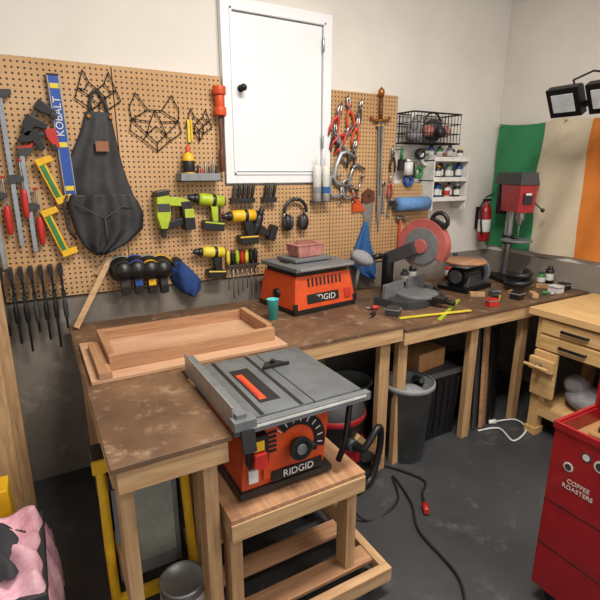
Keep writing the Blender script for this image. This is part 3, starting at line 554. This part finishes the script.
# ---------------------------------------------------------------- flood lights
LED=mat('led_panel','b9c0c4',.25)
o=at(O('flood_light'),3.02,-.93,2.09,rz=0,sc=1.12)
o.beam((0,.12,.0),(0,-.30,.03),.03,.03,BLKM); o.cyl((0,-.08,.02),(.395,-.08,.06),.012,BLKM,seg=10); o.box((.393,-.08,.06),(.015,.08,.1),BLKM)
for yy in (.06,-.16):
    M0=o.X.copy(); o.X=o.X@Matrix.Translation((-.03,yy,.03))@Euler((0,math.radians(-30),0)).to_matrix().to_4x4()
    o.bx(-.03,.02,-.09,.09,-.075,.085,BLKM); o.bx(-.036,-.03,-.062,.062,-.045,.055,LED)
    for i in range(7): o.bx(.02,.045,-.08+.026*i,-.074+.026*i,-.06,.07,BLKM)
    o.X=M0
o.tube([(.05,.05,.06),(.10,.12,.16),(.25,.1,.22),(.39,.0,.2)],.006,RUBB,8); o.done(.002)
# ---------------------------------------------------------------- light wood workbench
o=O('wooden_workbench'); XA=2.72; Y0,Y1=-2.35,-.975
o.bx(XA,3.44,Y0,Y1,.82,.865,LY); o.bx(XA+.04,3.42,Y0+.05,Y1-.05,.60,.82,LY)
for k,(a,b) in enumerate(((-1.50,-1.06),(-2.0,-1.54))):
    for z0,z1 in ((.715,.805),(.61,.70)):
        o.bx(XA+.02,XA+.04,a,b,z0,z1,LY); o.cyl((XA-.0,a+.14,(z0+z1)/2),(XA-.0,b-.14,(z0+z1)/2),.009,BLKM,seg=10)
        for y in (a+.14,b-.14): o.cyl((XA-.0,y,(z0+z1)/2),(XA+.03,y,(z0+z1)/2),.006,BLKM,seg=8)
for x_ in (XA+.03,3.32):
    for y_ in (Y0+.06,Y1-.13): o.bx(x_,x_+.07,y_,y_+.06,.04,.60,LZ); o.bx(x_-.01,x_+.08,y_-.01,y_+.07,0,.05,LZ)
o.bx(XA+.045,XA+.085,Y0+.1,Y1-.1,.14,.21,LY); o.bx(3.34,3.38,Y0+.1,Y1-.1,.14,.21,LY); o.bx(XA+.05,3.35,Y1-.12,Y1-.07,.14,.20,LX)
o.bx(XA+.05,3.36,Y0+.1,Y1-.1,.205,.22,LX)
o.bx(XA-.03,XA+.0,-1.20,-1.04,.48,.56,LY); o.cyl((XA-.08,-1.12,.52),(XA+.03,-1.12,.52),.016,STEEL,seg=14); o.cyl((XA-.08,-1.20,.52),(XA-.08,-1.04,.52),.010,LY,seg=12)
o.bx(XA+.0,XA+.03,-1.20,-1.05,.30,.60,LY)
o.done(.003)
o=O('cloth_sack'); o.sph((2.95,-1.32,.30),(.13,.15,.08),GREYC); o.sph((2.93,-1.24,.37),(.08,.08,.07),GREYC,rot=(20,10,0)); o.sph((2.97,-1.42,.35),(.07,.08,.06),GREYC); o.done()
o=O('plastic_bin'); frust(o,3.02,3.28,-1.95,-1.55,.222,3.0,3.30,-1.98,-1.52,.45,DGR); o.bx(2.99,3.31,-1.99,-1.51,.45,.465,BLK); o.done(.004)
# ---------------------------------------------------------------- red tool chest
o=O('red_tool_chest'); x0,x1,y0,y1=1.60,1.90,-2.60,-1.885
for a in ((x0,x0+.012,y0,y1),(x1-.012,x1,y0,y1),(x0,x1,y1-.012,y1),(x0,x1,y0,y0+.012)): o.bx(a[0],a[1],a[2],a[3],.10,.80,REDP)
o.bx(x0,x1,y0,y1,.08,.11,REDP); o.bx(x0+.012,x1-.012,y0+.01,y1-.012,.73,.74,CARD)
o.bx(x0-.006,x0+.004,y0,y1+.006,.785,.81,REDP); o.bx(x0,x1,y1-.006,y1+.006,.785,.81,REDP)
o.bx(x1-.012,x1+.004,y0,y1,.79,1.22,REDP); o.bx(x1-.05,x1-.01,y1-.012,y1,.80,1.21,REDP); o.bx(x1-.05,x1-.01,y0,y1,1.205,1.22,REDP)
o.cyl((x1-.02,y1-.10,.95),(x1-.012,y1-.10,.95),.05,DGR,seg=24)
for xx in (x0+.05,x1-.05):
    for yy in (y0+.08,y1-.08): o.cyl((xx-.015,yy,.04),(xx+.015,yy,.04),.04,RUBB); o.bx(xx-.02,xx+.02,yy-.02,yy+.02,.05,.085,STEEL)
for i in range(6): o.cyl((x0+.05+.035*i,y1-.06-.05*(i%2),.752),(x0+.09+.03*i,y1-.25,.752),.012,[STEEL,BLK,CARD,STEEL,DGR,YEL][i],seg=10)
for (y,z,r,m) in ((-1.955,.655,.018,WPL),(-2.01,.725,.018,DGR),(-2.06,.715,.022,WPL)):
    o.cyl((x0-.002,y,z),(x0,y,z),r,m,seg=24); o.cyl((x0-.003,y,z),(x0-.002,y,z),r*.7,DGR if m is WPL else WPL,seg=24)
o.text('COFFEE',(x0-.002,-2.0,.60),.024,WPL,rot=(90,0,-90)); o.text('ROASTERS',(x0-.002,-2.0,.575),.024,WPL,rot=(90,0,-90))
for z in (.28,.48): o.bx(x0-.002,x0,y0,y1,z,z+.004,BLK)
o.done(.002)
# ---------------------------------------------------------------- under bench things
o=O('trash_can'); at(o,1.84,-.845,.0); o.lathe([(0,.002),(.115,.002),(.145,.47),(.155,.475),(.155,.49),(.142,.49),(.112,.01),(0,.01)],(0,0,0),CLR,seg=32); o.sph((0,0,.40),(.12,.12,.06),GREYC); o.lathe([(.156,.47),(.160,.475),(.160,.497),(.15,.50)],(0,0,0),GRY,seg=32); o.done()
o=O('storage_tote'); at(o,2.14,-.62,0)
frust(o,-.16,.16,-.19,.19,0,-.18,.18,-.21,.21,.45,BLK); frust(o,-.195,.195,-.225,.225,.45,-.18,.18,-.21,.21,.48,DGR)
for i in range(6): o.box((-.14+.056*i,-.206,.23),(.012,.012,.38),BLK,rot=(3.0,0,0))
o.done(.006)
o=O('cardboard_box'); at(o,2.10,-.66,.482,rz=8); o.bx(-.13,.13,-.10,.10,0,.12,CARD); o.bx(-.13,.13,-.003,.003,.12,.122,TAN); o.done(.002)
o=O('cardboard_box'); at(o,1.18,-.32,0,rz=-5); o.bx(-.2,.2,-.14,.14,0,.35,CARD); o.bx(-.2,.2,-.02,.02,.35,.352,GRY); o.done(.002)
o=O('tool_case'); at(o,2.78,-.38,0,rz=5); o.bx(-.2,.2,-.12,.12,0,.28,BLK); o.bx(-.205,.205,-.125,.125,.16,.175,DGR); o.tube([(-.07,-.125,.2),(-.07,-.16,.2),(.07,-.16,.2),(.07,-.125,.2)],.01,YEL); o.done(.006)
o=O('plastic_bucket'); at(o,1.72,-.42,0); o.lathe([(0,.002),(.12,.002),(.145,.34),(.152,.342),(.152,.36),(.14,.36),(.118,.01),(0,.01)],(0,0,0),GRY,seg=30); o.tube([(.15*math.cos(t/8*PI),-.03,.34-.06*math.sin(t/8*PI)) for t in range(9)],.003,STEEL,6); o.done()
o=O('shop_vacuum'); at(o,1.38,-.74,0)
o.lathe([(0,.07),(.14,.07),(.16,.10),(.17,.36),(.175,.37)],(0,0,0),BLK,seg=32); o.lathe([(.178,.36),(.18,.39),(.17,.43),(.12,.50),(.05,.53),(0,.535)],(0,0,0),DGR,seg=32); o.lathe([(.182,.355),(.185,.36),(.185,.385),(.18,.39)],(0,0,0),REDP)
o.tube([(-.09,0,.48),(-.06,0,.56),(.06,0,.56),(.09,0,.48)],.015,BLK); o.cyl((0,-.16,.25),(0,-.21,.25),.035,DGR); o.box((.0,-.172,.17),(.12,.012,.10),REDP)
for k in range(4):
    t=PI/4+k*PI/2; o.sph((.15*math.cos(t),.15*math.sin(t),.035),(.034,.034,.034),RUBB,12); o.beam((.1*math.cos(t),.1*math.sin(t),.08),(.16*math.cos(t),.16*math.sin(t),.07),.05,.03,BLK)
o.torus((0,0,.2),.173,.006,REDP,'z')
o.done()
def smooth_path(pts,n=8):
    P=[Vector(p) for p in pts]; out=[]
    for i in range(len(P)-1):
        a,b,c,d=P[max(i-1,0)],P[i],P[i+1],P[min(i+2,len(P)-1)]
        for k in range(n):
            t=k/n; out.append(.5*((2*b)+(c-a)*t+(2*a-5*b+4*c-d)*t*t+(3*b-a-3*c+d)*t**3))
    out.append(P[-1]); return out
hp=smooth_path([(1.38,-.95,.25),(1.40,-1.01,.27),(1.50,-1.0,.36),(1.53,-.98,.22),(1.47,-.99,.05),(1.33,-1.02,.025),(1.20,-.97,.03)],14)
o=O('vacuum_hose'); o.tube(hp,[.018+.003*(i%2) for i in range(len(hp))],BLK,10); o.done()
for i,(x,m,hh,t) in enumerate(((2.50,DGR,.74,.014),(2.575,FY,.76,.02),(2.65,BLKM,.75,.012),(2.44,HARD,.50,.02))):
    o=O('sheet_offcut'); o.beam((x,-.84,0),(x+.05,-.76,hh),.16+.03*(i%2),t,m,up=(.45,-1,0)); o.done(.001)
# ---------------------------------------------------------------- table saw
o=O('table_saw'); TZ=.925
y0,y1=-1.52,-1.0; XE=.985
o.bx(.53,.78,y0+.02,y1,TZ-.02,TZ,SAWT); o.bx(.785,XE,y0+.02,y1,TZ-.02,TZ,SAWT); o.bx(.78,.785,y0+.02,y1,TZ-.02,TZ-.002,BLK)
o.bx(.53,.78,y0+.02,y0+.03,TZ-.045,TZ-.02,ALU2); o.bx(.53,.78,y1-.01,y1,TZ-.045,TZ-.02,ALU2)
o.bx(.47,XE+.02,y0-.012,y0+.018,TZ-.035,TZ-.005,ALU2); o.bx(.48,XE,y0-.0135,y0-.012,TZ-.020,TZ-.010,WPL); o.bx(.47,XE+.02,y1,y1+.02,TZ-.045,TZ-.015,ALU2)
o.bx(XE+.02,XE+.026,y0-.012,y0+.018,TZ-.035,TZ-.005,BLK)
for xx in (.575,.725): o.bx(xx,xx+.016,y0+.021,y1-.001,TZ,TZ+.0012,BLK)
o.bx(.61,.69,-1.42,-1.12,TZ,TZ+.0015,BLK); o.bx(.618,.645,-1.40,-1.17,TZ+.0015,TZ+.003,ORG); o.bx(.62,.629,-1.38,-1.2,TZ+.003,TZ+.0045,RED)
o.bx(.475,.510,y0-.02,y1+.02,TZ+.0,TZ+.045,ALU2); o.bx(.468,.474,y0-.0,y1+.0,TZ-.02,TZ+.065,ALU); o.bx(.46,.535,y0-.04,y0+.01,TZ+.0,TZ+.03,ALU2); o.beam((.50,y0-.045,TZ+.0),(.50,y0-.06,TZ-.07),.045,.012,BLK)
for yy in (-1.45,-1.3,-1.15): o.bx(.474,.476,yy-.03,yy+.03,TZ+.048,TZ+.056,DGR)
o.prism([(.80+.05*math.cos(math.radians(a)),-1.16+.05*math.sin(math.radians(a))) for a in range(0,181,12)],TZ,TZ+.008,BLK,'xy'); o.bx(.74,.86,-1.17,-1.16,TZ,TZ+.014,BLK); o.cyl((.80,-1.135,TZ+.008),(.80,-1.135,TZ+.022),.010,BLK)
z0=.60
frust(o,.51,.83,-1.47,-1.06,z0+.03,.54,.87,-1.45,-1.08,TZ-.045,ORG)
frust(o,.832,.842,-1.44,-1.09,z0+.04,.872,.878,-1.43,-1.10,TZ-.06,BLK)
o.bx(.50,.87,-1.485,-1.05,z0+.01,z0+.035,BLK)
for xx in (.53,.84):
    for yy in (-1.45,-1.09): o.cyl((xx,yy,z0-.001),(xx,yy,z0+.012),.02,RUBB,seg=14)
o.tube([(.89,-1.5,.65),(.92,-1.5,.72),(.95,-1.48,.86)],.012,BLKM,10); o.tube([(.89,-1.06,.65),(.92,-1.06,.72),(.95,-1.06,.86)],.012,BLKM,10)
F=-1.475
o.prism([(.60,.88),(.86,.88),(.835,.66),(.59,.66)],F-.004,F+.02,ORG)
cx=.72
arc=[(cx+.12*math.cos(math.radians(a)),.765+.12*math.sin(math.radians(a))) for a in range(-20,140,10)]+[(cx+.075*math.cos(math.radians(a)),.765+.075*math.sin(math.radians(a))) for a in range(130,-30,-10)]
o.prism(arc,F-.008,F,BLK)
for a in range(-10,135,18):
    t=math.radians(a); o.box((cx+.098*math.cos(t),F-.009,.765+.098*math.sin(t)),(.022,.002,.004),WPL,rot=(0,-a,0))
o.cyl((cx,F-.004,.765),(cx,F-.035,.765),.025,DGR); o.cyl((cx,F-.035,.765),(cx,F-.047,.765),.044,BLK,seg=32); o.cyl((cx+.028,F-.045,.785),(cx+.028,F-.085,.785),.011,BLK); o.cyl((cx,F-.047,.765),(cx,F-.051,.765),.02,ALU2)
o.bx(.62,.825,F-.012,F,.645,.685,BLK); o.text('RIDGID',(.725,F-.0135,.665),.038,WPL)
o.bx(.525,.60,F-.03,F,.74,.85,BLK); o.bx(.545,.582,F-.036,F-.03,.80,.835,YEL); o.prism([(.542,.795),(.585,.795),(.59,.75),(.562,.735),(.537,.75)],F-.05,F-.03,RED)
o.box((.55,F-.006,.69),(.035,.01,.05),WPL)
for i in range(5): o.box((.625,F-.007,.84-.018*i),(.03,.006,.008),BLK)
o.done(.0025)
# cart
o=O('rolling_saw_stand'); z=.598; XC=.985
o.bx(.44,XC,-1.545,-1.0,z-.018,z,FY); o.bx(.44,XC,-1.55,-1.512,z-.085,z-.018,PX); o.bx(.44,XC,-1.04,-1.0,z-.085,z-.018,PX); o.bx(XC-.04,XC,-1.512,-1.04,z-.085,z-.018,PY); o.bx(.44,.48,-1.512,-1.04,z-.085,z-.018,PY)
for x_ in (.445,XC-.055):
    for y_ in (-1.511,-1.08): o.bx(x_,x_+.045,y_,y_+.07,.13,z-.02,PZ)
o.bx(.49,XC-.055,-1.075,-1.04,.30,.37,PX); o.bx(XC-.05,XC-.015,-1.44,-1.08,.30,.36,PY)
o.bx(.42,1.10,-1.60,-1.562,.075,.14,PX); o.bx(.42,1.10,-1.0,-.962,.075,.14,PX); o.bx(1.065,1.10,-1.562,-1.0,.075,.14,PY); o.bx(.42,.455,-1.562,-1.0,.075,.14,PY); o.bx(.455,1.065,-1.52,-1.43,.115,.133,FX); o.bx(.455,1.065,-1.33,-1.24,.115,.133,FX); o.bx(.455,1.065,-1.11,-1.01,.115,.133,FX)
for x_ in (.49,1.03):
    for y_ in (-1.53,-1.03): o.cyl((x_-.014,y_,.032),(x_+.014,y_,.032),.032,RUBB); o.bx(x_-.02,x_+.02,y_-.03,y_+.03,.05,.078,STEEL)
o.done(.002)
# ---------------------------------------------------------------- under left wing
o=at(O('folding_work_stand'),.245,-1.12,0,rz=0)
for sx in (-1,1):
    o.tube([(sx*.15,-.10,.0),(sx*.15,-.06,.35),(sx*.145,-.03,.66),(sx*.12,-.02,.70)],.018,YEL,10); o.tube([(sx*.13,.10,0),(sx*.13,.03,.66)],.016,BLKM,10)
    o.box((sx*.15,-.10,.02),(.05,.06,.04),BLK)
o.bx(-.17,.17,-.07,.07,.69,.72,BLK); o.bx(-.175,.175,-.075,-.06,.68,.73,YEL); o.bx(-.12,.12,-.02,-.005,.15,.60,GRY); o.bx(-.13,.13,-.075,-.06,.60,.66,BLK)
o.bx(-.15,.15,-.095,-.07,.10,.15,YEL); o.bx(-.09,.10,-.03,-.02,.22,.54,mat('panel_sage','9a9e93',.5)); o.done(.003)
o=at(O('paint_can'),.315,-1.345,.0); o.lathe([(0,0),(.083,0),(.083,.25),(.086,.255),(.078,.258),(.072,.248),(0,.248)],(0,0,0),ALU,seg=32); o.lathe([(.0835,.03),(.084,.031),(.084,.22),(.0835,.221)],(0,0,0),WPL,seg=32); o.tube([(-.085,0,.20),(-.07,-.05,.12),(0,-.09,.08),(.07,-.05,.12),(.085,0,.20)],.002,STEEL,6); o.done()
o=O('storage_crate'); o.bx(-.52,-.12,-1.30,-.87,.0,.36,BLK); o.bx(-.53,-.11,-1.31,-.86,.34,.38,DGR); o.done(.006)
o=O('pink_blanket'); vs=[];fs=[];n=40
for j in range(n+1):
    for i in range(n+1):
        x=-.58+.54*i/n; y=-1.38+.54*j/n
        dx=max(0,x+.135,-.505-x); dy=max(0,-1.29-y,y+.88); e=max(dx,dy)
        z=.392+.022*(1+math.sin(x*40+y*20))+.018*math.sin(y*55+x*30)-(3.5*e if e>0 else 0)
        xo=min(max(x,-.55),-.088+.014*math.sin(y*45)); yo=min(max(y,-1.34+.014*math.sin(x*50)),-.835); vs.append((xo,yo,z))
fs=[(j*(n+1)+i,j*(n+1)+i+1,(j+1)*(n+1)+i+1,(j+1)*(n+1)+i) for j in range(n) for i in range(n)]
o.add(vs,fs,PINK,True); ob=o.done(); sm=ob.modifiers.new('s','SOLIDIFY'); sm.thickness=.008
o=O('garment_bag')
vs=[];fs=[];n=24
for j in range(n+1):
    for i in range(n+1):
        u,v=i/n,j/n; x=-.40+.20*u; y=-1.26+.28*v
        edge=min(u,1-u,v,1-v)*2; vs.append((x+.015*math.sin(v*12),y+.012*math.sin(u*10),.435+.05*min(1,edge*2.2)**.6+.010*math.sin(u*15+v*8)))
fs=[(j*(n+1)+i,j*(n+1)+i+1,(j+1)*(n+1)+i+1,(j+1)*(n+1)+i) for j in range(n) for i in range(n)]
o.add(vs,fs,mat('charcoal_cloth','34343a',.8,bump=.5,scale=12),True); o.tube([(-.36,-1.1,.485),(-.30,-1.18,.52),(-.24,-1.12,.485)],.008,RUBB); o.done()
o=O('yellow_case'); o.bx(-.52,-.225,-.78,-.66,0,.46,YEL); o.bx(-.53,-.215,-.79,-.65,.24,.27,BLK); o.tube([(-.42,-.72,.46),(-.42,-.72,.50),(-.30,-.72,.50),(-.30,-.72,.46)],.01,BLK); o.done(.01)
# ---------------------------------------------------------------- cords
def cord(name,pts,r,m,tip=None):
    out=smooth_path(pts); o=O(name); o.tube(out,r,m,8)
    if tip: o.tube([out[-1],out[-1]+(out[-1]-out[-2]).normalized()*.06],[.018,.014],tip,10)
    o.done()
cord('extension_cord',[(.90,-.98,.66),(1.12,-.97,.35),(1.25,-1.2,.02),(1.5,-1.18,.012),(1.62,-1.0,.012),(1.56,-1.22,.012),(1.45,-1.4,.012),(1.40,-1.7,.012),(1.2,-1.9,.012)],.006,RUBB)
cord('extension_cord',[(1.62,-.86,.010),(1.70,-.98,.010),(1.75,-1.12,.010),(1.66,-1.2,.012),(1.60,-1.28,.02)],.007,RUBB,RED)
cord('power_cord',[(2.45,-.9,.010),(2.6,-.95,.010),(2.55,-1.1,.010),(2.75,-1.05,.010),(2.8,-.93,.010),(2.65,-.88,.014)],.006,WPL,WPL)
# ---------------------------------------------------------------- light
def area(n,loc,rot,sx,sy,e,col=(1,1,1)):
    l=bpy.data.lights.new(n,'AREA'); l.shape='RECTANGLE'; l.size=sx; l.size_y=sy; l.energy=e; l.color=col
    o=bpy.data.objects.new(n,l); o.location=loc; o.rotation_euler=[math.radians(a) for a in rot]; scene.collection.objects.link(o)
area('ceiling_light',(1.1,-1.9,3.35),(0,0,0),1.2,.4,105,(1,.93,.83))
area('ceiling_light.001',(2.2,-3.6,3.35),(0,0,0),1.4,.5,55,(1,.94,.86))
wd=bpy.data.worlds.new('world'); scene.world=wd; wd.use_nodes=True; bg=wd.node_tree.nodes['Background']; bg.inputs[0].default_value=(1,.98,.96,1); bg.inputs[1].default_value=1.08
try:
    scene.view_settings.view_transform='Standard'; scene.view_settings.look='None'
except Exception: pass
cd=bpy.data.cameras.new('camera'); cd.lens=28.2; cd.sensor_width=36; cd.clip_start=.05
co=bpy.data.objects.new('camera',cd); co.location=(0,-2.78,1.7); co.rotation_euler=(math.radians(74.8),0,math.radians(-29.5)); scene.collection.objects.link(co); scene.camera=co
